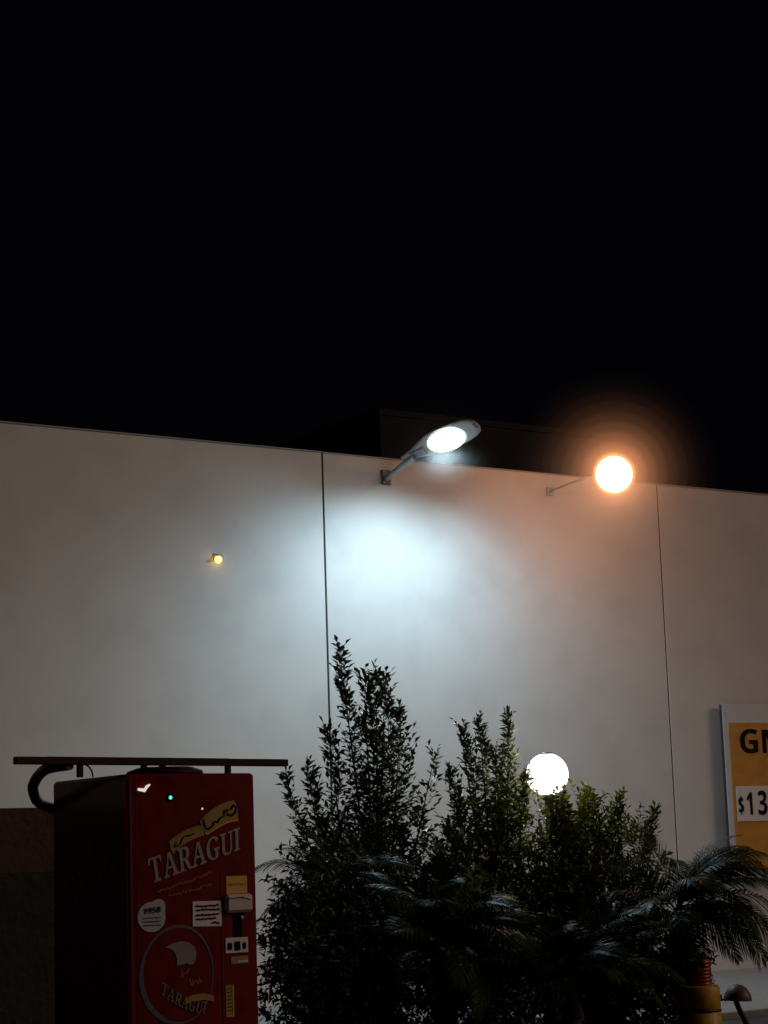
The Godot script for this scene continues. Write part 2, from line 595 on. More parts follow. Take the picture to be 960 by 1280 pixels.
func build_dispenser() -> void:
	var o := thing("water_dispenser", Vector3(-7.128 + MW * 0.5, 0, 8.137 - MD * 0.5), "tall dark red hot water vending machine with printed front at lower left", "vending machine")
	# body: a cabinet with a bowed front
	var rings := []
	for y in [[0.06, 0.012], [0.075, 0.0], [MH - 0.015, 0.0], [MH, 0.012]]:
		var ring := []
		var ins: float = y[1]
		for i in 25:
			var u := lerpf(ins, MW - ins, i / 24.0)
			ring.append(front(u, y[0], -ins))
		ring.append(Vector3(MW * 0.5 - ins, y[0], -MD * 0.5 + ins))
		ring.append(Vector3(-MW * 0.5 + ins, y[0], -MD * 0.5 + ins))
		rings.append(ring)
	# flat faces keep their edges: built side by side
	var t := Tris.new()
	for i in rings.size() - 1:
		var k: int = rings[i].size()
		for j in k:
			var a: Vector3 = rings[i][j]
			var b: Vector3 = rings[i][(j + 1) % k]
			var c: Vector3 = rings[i + 1][(j + 1) % k]
			var d: Vector3 = rings[i + 1][j]
			if a.z > MD * 0.5 - 0.02 and b.z > MD * 0.5 - 0.02:
				var na := Vector3(0.227 * a.x / MW, 0, 1).normalized()
				var nb := Vector3(0.227 * b.x / MW, 0, 1).normalized()
				t.smooth_tri(a, d, c, na, na, nb)
				t.smooth_tri(a, c, b, na, nb, nb)
			else:
				t.quad(a, d, c, b)
	for e in [0, rings.size() - 1]:
		for j in rings[e].size():
			var a: Vector3 = rings[e][j]
			var b: Vector3 = rings[e][(j + 1) % rings[e].size()]
			var mid := Vector3(0, a.y, 0)
			if e == 0:
				t.tri(mid, a, b)
			else:
				t.tri(mid, b, a)
	part("body", t.done(), M.red, o)
	part("plinth", bevel_box(Vector3(MW - 0.08, 0.07, MD - 0.1), 0.005), M.black, o, Vector3(0, 0.035, 0))
	part("edge_trim", bevel_box(Vector3(0.014, MH - 0.1, 0.014), 0.004), M.red_bright, o, Vector3(-MW * 0.5 + 0.02, MH * 0.5 + 0.02, MD * 0.5 + 0.005))
	part("top_cap", lathe([[0.17, 0.0], [0.205, 0.0], [0.212, 0.012], [0.205, 0.026], [0.15, 0.045], [0.0, 0.05]], 40), M.rail, o, Vector3(-0.04, MH - 0.002, 0.235))
	# rail above the top on short posts
	var rail := part("rail", bevel_box(Vector3(1.66, 0.040, 0.05), 0.004), M.rail, o, Vector3(-0.085, 2.108, 0.222), Vector3(0, 0, -0.012))
	part("rail_lip", bevel_box(Vector3(1.1, 0.006, 0.03), 0.002), M.rail, rail, Vector3(-0.1, 0.019, 0))
	for x in [-0.541, -0.160, -0.047, 0.362]:
		part("post", bevel_box(Vector3(0.03, 0.075, 0.03), 0.003), M.rail, o, Vector3(x, 2.064, 0.222))
	# hose looping from the rail round behind the cabinet, and a thin cable
	part("hose", tube(curve_points(HOSE, 30), [0.030], 12), M.rubber, o)
	part("cable", tube(curve_points([Vector3(-0.53, 2.10, 0.222), Vector3(-0.495, 2.088, 0.222), Vector3(-0.472, 2.06, 0.222), Vector3(-0.465, 2.028, 0.222)], 8), [0.005], 6), M.black, o)
	# door seam down the left of the front and the raised service column on the right
	part("door_seam", stroke([Vector2(0.055, 0.1), Vector2(0.055, 1.99)], [0.004], 0.003), M.black, o)
	part("service_column", patch(rect(0.548, 0.60, 0.740, 1.50), 0.003), M.red, o)
	# wordmark on a rising line
	var wm := lettering("TARAGUI", "Droid Serif", true, func(s, tt, d):
		var u: float = 0.136 + s * 0.540 - 0.022 * tt * (1 - s)
		return front(u, 1.452 + 0.165 * s + (0.132 - 0.01 * s) * tt, 0.003 + 0.003 * d))
	part("wordmark", wm, M.silver, o)
	part("text_line", stroke(scribble(0.17, 0.49, 1.408, 0.009, 5, 0.29), [0.011, 0.006, 0.013], 0.004), M.faint, o)
	part("text_line", stroke(scribble(0.23, 0.49, 1.383, 0.008, 6, 0.22), [0.010, 0.005, 0.012], 0.004), M.faint, o)
	# two yellow ribbons above the wordmark
	part("ribbon", patch([[0.250, 1.632], [0.240, 1.672], [0.258, 1.686], [0.30, 1.712], [0.35, 1.735], [0.405, 1.750], [0.436, 1.752], [0.448, 1.735], [0.452, 1.70], [0.40, 1.687], [0.34, 1.662], [0.29, 1.634], [0.262, 1.606]], 0.004), M.gold, o)
	part("ribbon", patch([[0.425, 1.775], [0.455, 1.805], [0.50, 1.835], [0.55, 1.861], [0.60, 1.877], [0.645, 1.884], [0.664, 1.84], [0.668, 1.775], [0.62, 1.77], [0.56, 1.75], [0.51, 1.728], [0.468, 1.705], [0.448, 1.73]], 0.005), M.gold, o)
	part("ribbon_edge", stroke([Vector2(0.455, 1.712), Vector2(0.47, 1.706), Vector2(0.52, 1.734), Vector2(0.58, 1.760), Vector2(0.63, 1.774), Vector2(0.668, 1.776)], [0.008], 0.007), M.yellow, o)
	part("ribbon_script", stroke([Vector2(0.445, 1.785), Vector2(0.458, 1.74), Vector2(0.475, 1.732), Vector2(0.505, 1.752), Vector2(0.512, 1.775), Vector2(0.535, 1.768), Vector2(0.55, 1.79), Vector2(0.575, 1.80), Vector2(0.58, 1.83), Vector2(0.60, 1.836), Vector2(0.598, 1.808), Vector2(0.625, 1.802), Vector2(0.65, 1.82), Vector2(0.655, 1.848), Vector2(0.635, 1.858), Vector2(0.622, 1.835)], [0.011, 0.007, 0.012], 0.009), M.ink, o)
	part("ribbon_script", stroke([Vector2(0.27, 1.64), Vector2(0.28, 1.672), Vector2(0.29, 1.645), Vector2(0.305, 1.655), Vector2(0.315, 1.68), Vector2(0.33, 1.70), Vector2(0.36, 1.70), Vector2(0.39, 1.712)], [0.008, 0.005], 0.007), M.ink, o)
	# drop-shaped badge
	var drop := []
	for i in 30:
		var a := TAU * i / 30.0
		var r := 0.079
		var q := Vector2(cos(a), sin(a)) * r
		if a > 0.35 and a < 1.5:
			q *= 1.0 + 0.36 * sin((a - 0.35) / 1.15 * PI)
		drop.append([0.134 + q.x, 1.282 + q.y * 0.99])
	var badge := part("badge", patch(drop, 0.005), M.pale_blue, o)
	var bt := lettering("1958", "Droid Sans", true, func(s, tt, d): return front(0.088 + 0.098 * s, 1.300 + 0.006 * s + 0.030 * tt, 0.007 + 0.002 * d))
	part("badge_number", bt, M.navy, badge)
	for k in 3:
		part("badge_line", stroke(scribble(0.085, 0.185, 1.278 - 0.019 * k, 0.002, 20 + k), [0.006, 0.004], 0.008), M.blue_grey, badge)
	# white notice with lines of print
	var note := part("notice", patch([[0.372, 1.222], [0.549, 1.216], [0.551, 1.350], [0.374, 1.353]], 0.005), M.white, o)
	for k in [[1.328, 0.39, 0.53], [1.307, 0.392, 0.538], [1.281, 0.388, 0.53], [1.259, 0.39, 0.515], [1.236, 0.485, 0.535]]:
		part("print_line", stroke(scribble(k[1], k[2], k[0], 0.004, int(k[0] * 1000)), [0.010, 0.004, 0.012, 0.007], 0.008), M.ink, note)
	# coin column: yellow label, clear box, slot, plate, small labels
	part("yellow_label", patch(rect(0.583, 1.384, 0.717, 1.478), 0.006), M.yellow, o)
	part("print_line", stroke(scribble(0.60, 0.70, 1.435, 0.006, 31), [0.008, 0.004], 0.009), M.gold, o)
	var hood := part("coin_hood", bevel_box(Vector3(0.166, 0.098, 0.045), 0.014), M.clear_box, o, front(0.648, 1.333, 0.020))
	part("hood_ridge", tube([Vector3(-0.07, 0.03, 0.023), Vector3(0.01, 0.036, 0.026), Vector3(0.07, 0.022, 0.023)], [0.006], 6), M.clear_box, hood)
	part("slot", patch(rect(0.624, 1.15, 0.678, 1.285), 0.006), M.ink, o)
	part("slot_knob", lathe([[0.0, -0.011], [0.009, -0.006], [0.011, 0.0], [0.009, 0.007], [0.0, 0.011]], 12), M.white, o, front(0.672, 1.255, 0.014))
	var plate := part("button_plate", bevel_box(Vector3(0.142, 0.082, 0.012), 0.003), M.white, o, front(0.638, 1.110, 0.007))
	for k in [[-0.043, 0.026, 0.036], [0.003, 0.034, 0.048], [0.046, 0.020, 0.034]]:
		part("button", bevel_box(Vector3(k[1], k[2], 0.008), 0.003), M.ink, plate, Vector3(k[0], -0.003, 0.008))
	part("small_label", patch(rect(0.604, 1.012, 0.714, 1.052), 0.006), M.gold, o)
	part("print_line", stroke([Vector2(0.645, 1.024), Vector2(0.71, 1.024)], [0.008], 0.009), M.white, o)
	part("price_strip", patch(rect(0.566, 0.736, 0.618, 0.904), 0.006), M.gold, o)
	part("strip_edge", stroke([Vector2(0.61, 0.905), Vector2(0.61, 0.745), Vector2(0.578, 0.742)], [0.006], 0.009), M.yellow, o)
	for k in 7:
		part("print_line", stroke([Vector2(0.574, 0.885 - k * 0.019), Vector2(0.600, 0.886 - k * 0.019)], [0.004], 0.009), M.ink, o)
	# round emblem: a thin ring, thick and bluish at lower left, with a pale curl and lettering
	var ring_pts := []
	var ring_w := []
	for i in 64:
		var a := TAU * i / 64.0
		ring_pts.append(Vector2(0.29 + 0.218 * cos(a) * (1.0 if cos(a) < 0 else 0.92), 0.978 + 0.25 * sin(a)))
		var low := maxf(0.0, cos(a - deg_to_rad(208)))
		ring_w.append(0.006 + 0.012 * maxf(0.0, sin(a)) * maxf(0, sin(a)) + 0.024 * low * low)
	part("emblem_ring", stroke(ring_pts, ring_w, 0.004, true), M.blue_grey, o)
	part("emblem_curl", patch([[0.206, 1.122], [0.248, 1.138], [0.296, 1.148], [0.345, 1.142], [0.378, 1.118], [0.390, 1.084], [0.385, 1.048], [0.372, 1.026], [0.352, 1.024], [0.330, 1.034], [0.300, 1.026], [0.274, 1.024], [0.276, 1.052], [0.268, 1.084], [0.250, 1.106], [0.228, 1.118]], 0.005), M.curl_grey, o)
	var arc := lettering("TARAGUI", "Droid Serif", true, func(s, tt, d):
		var u: float = 0.175 + 0.26 * s + 0.016 * tt
		return front(u, 0.885 - 0.21 * s + 0.09 * s * s + 0.062 * tt, 0.004 + 0.002 * d))
	part("emblem_lettering", arc, M.emblem_grey, o)
	part("emblem_ribbon", patch([[0.318, 0.846], [0.36, 0.868], [0.43, 0.872], [0.488, 0.858], [0.492, 0.826], [0.43, 0.838], [0.36, 0.834], [0.322, 0.822]], 0.007), M.gold, o)
	part("emblem_figure", stroke(scribble(0.29, 0.345, 0.98, 0.03, 77), [0.012, 0.006], 0.004), M.faint, o)
	part("emblem_figure", stroke(scribble(0.35, 0.42, 0.93, 0.03, 78), [0.012, 0.006], 0.004), M.faint, o)
	# indicator lights near the top, and a glowing hook for a reflected glint
	part("indicator_light", lathe([[0.011, 0.0], [0.010, 0.006], [0.0, 0.009]], 14), glow(Color(0.35, 1.0, 0.9), 1.0), o, front(0.252, 1.904, 0.0), Vector3(PI / 2, 0, 0))
	part("indicator_bezel", lathe([[0.024, 0.0], [0.022, 0.004], [0.013, 0.004]], 18), M.ink, o, front(0.252, 1.904, 0.0), Vector3(PI / 2, 0, 0))
	part("indicator_light", lathe([[0.006, 0.0], [0.0, 0.005]], 10), glow(Color(1.0, 0.8, 0.8), 0.8), o, front(0.444, 1.842, 0.0), Vector3(PI / 2, 0, 0))
	part("glint_hook", tube([front(0.062, 1.950, 0.012), front(0.098, 1.944, 0.016), front(0.108, 1.962, 0.018), front(0.128, 1.974, 0.014)], [0.007, 0.010, 0.008, 0.005], 8), glow(Color(1.0, 0.92, 0.88), 0.75), o)  # reflection of a lamp, painted in as a glowing hook
	part("lock_plate", patch(rect(0.05, 1.928, 0.135, 1.938), 0.004), M.black, o)
	# printing on the shaded left side
	var side := lettering("TARAGUI", "Droid Serif", true, func(s, tt, d): return Vector3(-MW * 0.5 - 0.001 - 0.002 * d, 1.30 + 0.20 * s + 0.16 * tt, -0.34 + 0.68 * s))
	part("side_wordmark", side, M.faint, o)
	part("side_emblem", tube(curve_points([Vector3(-0.389, 1.70, -0.06), Vector3(-0.389, 1.74, 0.0), Vector3(-0.389, 1.70, 0.06), Vector3(-0.389, 1.62, 0.05), Vector3(-0.389, 1.58, 0.0)], 12), [0.004], 6), M.ghost, o)


# ---------------------------------------------------------------- lamps
# lens bloom round a lamp, put in as nested fog ellipsoids that thin outwards
func bloom_shells(at: Vector3, near: float, reach: float, dense: float, shells: int, label: String) -> void:
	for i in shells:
		var bloom_shell := FogVolume.new()
		bloom_shell.name = numbered("bloom_shell")
		bloom_shell.shape = RenderingServer.FOG_VOLUME_SHAPE_ELLIPSOID
		bloom_shell.size = Vector3.ONE * 2.0 * lerpf(near, reach, i / (shells - 1.0))
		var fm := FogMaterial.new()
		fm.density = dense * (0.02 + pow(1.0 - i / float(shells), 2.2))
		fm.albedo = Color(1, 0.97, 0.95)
		bloom_shell.material = fm
		bloom_shell.position = at
		bloom_shell.set_meta("kind", "stuff")
		bloom_shell.set_meta("label", label)
		bloom_shell.set_meta("group", label)
		add_child(bloom_shell)


func build_led_lamp() -> void:
	var o := thing("street_lamp", Vector3(0.036, 5.578, 0), "grey arm lamp with glowing white oval lens high on the wall", "lamp")
	part("bracket", bevel_box(Vector3(0.12, 0.16, 0.02), 0.004), M.dark_steel, o, Vector3(0, 0, 0.01))
	for s in [[-1, -1], [1, -1], [-1, 1], [1, 1]]:
		part("bolt", lathe([[0.011, 0.0], [0.011, 0.010], [0.0, 0.012]], 6), M.steel, o, Vector3(0.042 * s[0], 0.058 * s[1], 0.02), Vector3(PI / 2, 0, 0))
	part("arm", tube(curve_points([Vector3(0, -0.01, 0.01), Vector3(0, 0.01, 0.12), Vector3(0, 0.075, 0.34), Vector3(0, 0.125, 0.56)], 10), [0.034], 14), M.paint_grey, o)
	# the head: a long flattened shell, tilted a little upwards
	var head := Node3D.new()
	head.name = "head"
	head.position = Vector3(0, 0.135, 0.36)
	head.rotation = Vector3(-0.09, 0, -0.60)
	o.add_child(head)
	var rings := []
	for k in [[0.0, 0.042, 0.035, 0.0], [0.08, 0.050, 0.043, 0.0], [0.2, 0.064, 0.052, 0.01], [0.36, 0.100, 0.060, 0.012], [0.55, 0.142, 0.064, 0.015], [0.8, 0.152, 0.064, 0.016], [1.02, 0.148, 0.056, 0.014], [1.2, 0.125, 0.045, 0.010], [1.3, 0.095, 0.035, 0.006], [1.345, 0.055, 0.022, 0.002]]:
		var ring := []
		for j in 28:
			var a := TAU * j / 28.0
			var yy := sin(a)
			ring.append(Vector3(cos(a) * k[1], k[3] + (yy * k[2] if yy > 0 else yy * k[2] * 0.45), k[0]))
		rings.append(ring)
	part("shell", loft(rings), M.paint_grey, head)
	part("hinge_cover", bevel_box(Vector3(0.10, 0.012, 0.26), 0.005), M.dark_steel, head, Vector3(0, -0.022, 0.30), Vector3(0.06, 0, 0))
	part("latch", bevel_box(Vector3(0.07, 0.05, 0.03), 0.008), M.dark_steel, head, Vector3(0, 0.0, 1.335))
	for k in 5:
		part("cooling_fin", bevel_box(Vector3(0.008, 0.03, 0.34), 0.002), M.paint_grey, head, Vector3(-0.06 + 0.03 * k, 0.080, 0.62))
	var lr := []
	for i in 11:
		var ph := PI * 0.5 * i / 10.0
		var ring := []
		for j in 36:
			var a := -TAU * j / 36.0
			ring.append(Vector3(cos(a) * 0.132 * cos(ph), -0.024 - 0.045 * sin(ph), 0.82 + sin(a) * 0.30 * cos(ph)))
		ring.reverse()
		lr.append(ring)
	part("lens", loft(lr), glow(Color(0.93, 0.98, 1.0), 9.0), head)
	var rim := []
	for j in 41:
		var a := TAU * j / 40.0
		rim.append(Vector3(cos(a) * 0.136, -0.022, 0.82 + sin(a) * 0.304))
	part("lens_rim", tube(rim, [0.006], 8), M.paint_grey, head)
	bloom_shells(o.position + head.transform * Vector3(0, -0.06, 0.80), 0.24, 0.6, 0.022, 5, "white lens bloom built as added fog under the street lamp")
	# the optics throw wide to both sides along the wall, as street optics do
	for k in [[Vector3(0, -1, 0.03), 84.0, 1.0], [Vector3(-0.75, -0.66, -0.10), 56.0, 0.12], [Vector3(0.75, -0.66, -0.10), 56.0, 0.32]]:
		var sp := SpotLight3D.new()
		sp.name = numbered("lens_light")
		sp.light_color = Color(0.78, 0.93, 1.0)
		sp.light_energy = LED_ENERGY * float(k[2])
		sp.light_size = 0.10
		sp.spot_angle = k[1]
		sp.spot_angle_attenuation = 1.0
		sp.spot_range = 60
		sp.spot_attenuation = 2
		sp.shadow_enabled = true
		o.add_child(sp)
		sp.transform = Transform3D(Basis.looking_at(k[0], Vector3.BACK), head.transform * Vector3(0, -0.085, 0.82))


func build_sodium_lamp() -> void:
	var o := thing("floodlight", Vector3(2.30, 5.585, 0), "orange glowing floodlight at the top edge of the wall", "lamp")
	part("bracket", bevel_box(Vector3(0.10, 0.10, 0.016), 0.004), M.paint_grey, o, Vector3(0.0, 0.0, 0.008))
	part("arm", tube(curve_points([Vector3(0, 0, 0.01), Vector3(0, 0.03, 0.4), Vector3(0, 0.04, 0.8), Vector3(0, 0, 1.02)], 10), [0.013], 10), M.paint_grey, o)
	part("socket", lathe([[0.0, -0.06], [0.065, -0.06], [0.075, -0.03], [0.075, 0.05], [0.06, 0.07], [0.0, 0.07]], 24), M.steel, o, Vector3(0.0, 0.0, 0.99), Vector3(PI / 2, 0, 0))
	part("wing_reflector", bevel_box(Vector3(0.14, 0.05, 0.05), 0.01), M.steel, o, Vector3(0.235, -0.055, 1.12), Vector3(0, 0.5, -0.5))
	part("bulb_glass", ball(0.205), glow(Color(1.0, 0.48, 0.26).linear_to_srgb(), 5.8), o, Vector3(0, 0, 1.15))
	var g := glow(Color(1.0, 0.30, 0.06).linear_to_srgb(), 0.9)
	g.transparency = BaseMaterial3D.TRANSPARENCY_ALPHA
	g.albedo_color = Color(0.5, 0.25, 0.1, 0.32)
	part("rim_glow_shell", ball(0.232), g, o, Vector3(0, 0, 1.15))  # added glowing shell that gives the bulb an orange bloom fringe
	bloom_shells(Vector3(2.30, 5.585, 1.15), 0.26, 1.15, BLOOM_DENSITY, 9, "orange lens bloom built as added fog round the floodlight")
	var l := OmniLight3D.new()
	l.name = "bulb_light"
	l.light_color = Color(1.0, 0.36, 0.13).linear_to_srgb()
	l.light_energy = SODIUM_ENERGY
	l.light_size = 0.10
	l.omni_range = 80
	l.omni_attenuation = 2
	l.shadow_enabled = true
	l.position = Vector3(0, 0, 1.15)
	o.add_child(l)


func build_globe_lamp() -> void:
	var o := thing("globe_lamp", Vector3(-1.16, 0, 4.13), "white glowing round globe lamp on a post among the shrubs", "lamp")
	part("post", tube([Vector3(0, 0.0, 0), Vector3(0, 0.6, 0), Vector3(0, 1.2, 0), Vector3(0, 1.99, 0)], [0.045, 0.04, 0.036, 0.034], 16), M.black, o)
	part("base", lathe([[0.0, 0.0], [0.11, 0.0], [0.11, 0.03], [0.06, 0.08], [0.045, 0.16], [0.0, 0.16]], 24), M.black, o)
	part("collar", lathe([[0.0, 1.96], [0.045, 1.96], [0.058, 1.98], [0.058, 2.01], [0.0, 2.01]], 24), M.black, o)
	var prof := []
	for i in 21:
		var a := -PI / 2 + PI * i / 20.0
		prof.append([0.181 * cos(a), 2.178 + 0.181 * sin(a)])
	part("globe", lathe(prof, 48), glow(Color(1.0, 0.98, 0.93), 3.5), o)
	part("top_cap", lathe([[0.066, 2.35], [0.064, 2.357], [0.03, 2.368], [0.0, 2.37]], 24), M.dark_steel, o)
	var l := OmniLight3D.new()
	l.name = "globe_light"
	l.light_color = Color(1.0, 0.93, 0.78)
	l.light_energy = GLOBE_ENERGY
	l.light_size = 0.16
	l.omni_range = 40
	l.omni_attenuation = 2
	l.shadow_enabled = true
	l.position = Vector3(0, 2.178, 0)
	o.add_child(l)


func build_flare_spot() -> void:
	var o := thing("flare_spot_lamp", Vector3(-2.074, 4.57, 0), "tiny amber spot of lens flare built as an added lamp left of the joint", "lamp")  # added lamp standing in for a lens flare spot
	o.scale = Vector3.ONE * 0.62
	part("back_plate", bevel_box(Vector3(0.16, 0.14, 0.02), 0.006), mat(lin(0.55, 0.50, 0.44), 0.5), o, Vector3(0.02, 0.03, 0.01))
	part("shade", loft([[Vector3(-0.05, 0.06, 0.02), Vector3(0.09, 0.06, 0.02), Vector3(0.09, 0.075, 0.02), Vector3(-0.05, 0.075, 0.02)], [Vector3(-0.03, 0.035, 0.10), Vector3(0.07, 0.035, 0.10), Vector3(0.07, 0.045, 0.10), Vector3(-0.03, 0.045, 0.10)]]), mat(lin(0.5, 0.34, 0.16), 0.5), o)
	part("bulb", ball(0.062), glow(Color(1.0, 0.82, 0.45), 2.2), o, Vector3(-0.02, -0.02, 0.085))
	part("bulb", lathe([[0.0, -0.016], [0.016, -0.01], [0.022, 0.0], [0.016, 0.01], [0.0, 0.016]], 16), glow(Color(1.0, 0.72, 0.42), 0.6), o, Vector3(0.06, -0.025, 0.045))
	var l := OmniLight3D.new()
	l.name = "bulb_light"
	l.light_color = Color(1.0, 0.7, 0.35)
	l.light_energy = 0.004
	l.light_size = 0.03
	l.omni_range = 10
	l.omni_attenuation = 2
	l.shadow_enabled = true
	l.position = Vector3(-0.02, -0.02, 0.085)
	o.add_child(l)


# ---------------------------------------------------------------- the sign
func build_sign() -> void:
	var o := thing("price_sign", Vector3(4.667, 1.10, 0.05), "orange gas price board with white frame hung on the wall", "sign")
	var w := 2.3
	part("case", bevel_box(Vector3(w - 0.01, 2.05, 0.05), 0.004), M.dark_steel, o, Vector3(w * 0.5, 1.035, 0.03))
	part("face_frame", bevel_box(Vector3(w, 2.06, 0.014), 0.004), M.sign_white, o, Vector3(w * 0.5, 1.035, 0.063))
	part("panel", bevel_box(Vector3(w - 0.17, 1.732, 0.008), 0.002), M.sign_orange, o, Vector3(w * 0.5, 0.975, 0.073))
	part("bottom_trim", bevel_box(Vector3(w + 0.02, 0.03, 0.085), 0.004), M.dark_steel, o, Vector3(w * 0.5, -0.012, 0.035))
	for y in [0.35, 1.7]:
		part("wall_spacer", bevel_box(Vector3(w - 0.4, 0.06, 0.05), 0.004), M.dark_steel, o, Vector3(w * 0.5, y, -0.024))
	for y in [0.06, 1.95]:
		for k in 4:
			part("screw", lathe([[0.009, 0.0], [0.008, 0.004], [0.0, 0.006]], 8), M.steel, o, Vector3(0.045 + k * (w - 0.09) / 3.0, y, 0.070), Vector3(PI / 2, 0, 0))
	part("fuel_letters", lettering("GNC", "Droid Sans", true, func(s, t, d): return Vector3(0.246 + 0.99 * s, 1.480 + 0.286 * t, 0.0775 + 0.006 * d)), M.ink, o)
	var card := part("price_card", bevel_box(Vector3(1.40, 0.413, 0.01), 0.003), M.white, o, Vector3(0.825, 0.880, 0.083))
	part("price_digits", lettering("$", "Droid Sans", true, func(s, t, d): return Vector3(-0.675 + 0.08 * s, -0.125 + 0.22 * t, 0.0055 + 0.005 * d)), M.ink, card)
	part("price_digits", lettering("1", "Droid Sans", true, func(s, t, d): return Vector3(-0.540 + 0.085 * s, -0.128 + 0.262 * t, 0.0055 + 0.005 * d)), M.ink, card)
	part("price_digits", lettering("3", "Droid Sans", true, func(s, t, d): return Vector3(-0.360 + 0.145 * s, -0.132 + 0.285 * t, 0.0055 + 0.005 * d)), M.ink, card)


# ---------------------------------------------------------------- small things at lower right
func build_small_things() -> void:
	var b := thing("bollard", Vector3(-1.54, 0, 6.32), "yellow bollard with a ribbed red top under the drooping palm", "bollard")
	part("drum", lathe([[0.0, 0.0], [0.155, 0.0], [0.155, 0.335], [0.149, 0.338], [0.149, 0.345], [0.155, 0.350], [0.155, 0.50], [0.143, 0.518], [0.0, 0.518]], 40), M.bollard_yellow, b)
	part("band", lathe([[0.148, 0.326], [0.1585, 0.329], [0.1585, 0.345], [0.148, 0.349]], 40), M.black, b)
	var prof := [[0.0, 0.515], [0.09, 0.515]]
	for i in 7:
		var y := 0.522 + i * 0.026
		prof.append([0.100, y])
		prof.append([0.100, y + 0.016])
		prof.append([0.090, y + 0.020])
		prof.append([0.090, y + 0.025])
	prof.append([0.08, 0.708])
	prof.append([0.0, 0.714])
	part("ribbed_top", lathe(prof, 36), M.bollard_red, b)
	var g := thing("garden_lamp", Vector3(-0.07, 0, 5.26), "unlit brown dome hooded garden lamp on a leaning black stem", "garden lamp")
	part("stem", tube(curve_points([Vector3(0, 0, 0), Vector3(-0.02, 0.09, 0), Vector3(-0.07, 0.2, -0.02), Vector3(-0.11, 0.30, -0.02)], 8), [0.03, 0.028, 0.027, 0.026, 0.025, 0.024, 0.024, 0.024, 0.024], 10), M.black, g)
	part("hood", lathe([[0.0, 0.0], [0.115, 0.0], [0.118, 0.01], [0.108, 0.055], [0.08, 0.10], [0.04, 0.128], [0.0, 0.135]], 28), M.hood, g, Vector3(-0.09, 0.265, -0.01), Vector3(0, 0, -0.06))
	part("foot", bevel_box(Vector3(0.12, 0.03, 0.1), 0.008), M.black, g, Vector3(0.03, 0.015, 0))
	var h := thing("hose", Vector3(-1.85, 0, 6.25), "black rubber hose loop lying beside the yellow bollard", "hose")
	part("loop", tube(curve_points([Vector3(-0.35, 0.02, 0.1), Vector3(-0.12, 0.13, 0.05), Vector3(0.02, 0.16, 0.0), Vector3(0.1, 0.12, -0.02), Vector3(0.16, 0.02, 0.0)], 18), [0.011], 8), M.rubber, h)
	var p := thing("planter_pot", Vector3(-1.75, 0, 5.42), "terracotta pot half hidden under the palm fronds", "pot")
	part("pot", lathe([[0.0, 0.0], [0.15, 0.0], [0.21, 0.36], [0.235, 0.37], [0.235, 0.43], [0.2, 0.43], [0.19, 0.40], [0.0, 0.39]], 32), M.terracotta, p)
	var t := Tris.new()
	for i in 60:
		var a := rng.randf() * TAU
		var d := Vector3(cos(a), rng.randf_range(0.4, 1.6), sin(a)).normalized()
		t.leaf(Vector3(cos(a) * 0.08, 0.40, sin(a) * 0.08), d, d.cross(Vector3.UP).normalized(), rng.randf_range(0.2, 0.38), 0.022, Color(0.05, 0.06, 0.03) * rng.randf_range(0.7, 1.3), 0.3)
	stuff(part("grass_leaves", t.done(), M.palm_leaf, p))


# ---------------------------------------------------------------- the scene
const BLOOM_DENSITY := 0.15
const LED_ENERGY := 15.5
const SODIUM_ENERGY := 0.95
const GLOBE_ENERGY := 0.95
const FILL_ENERGY := 0.145


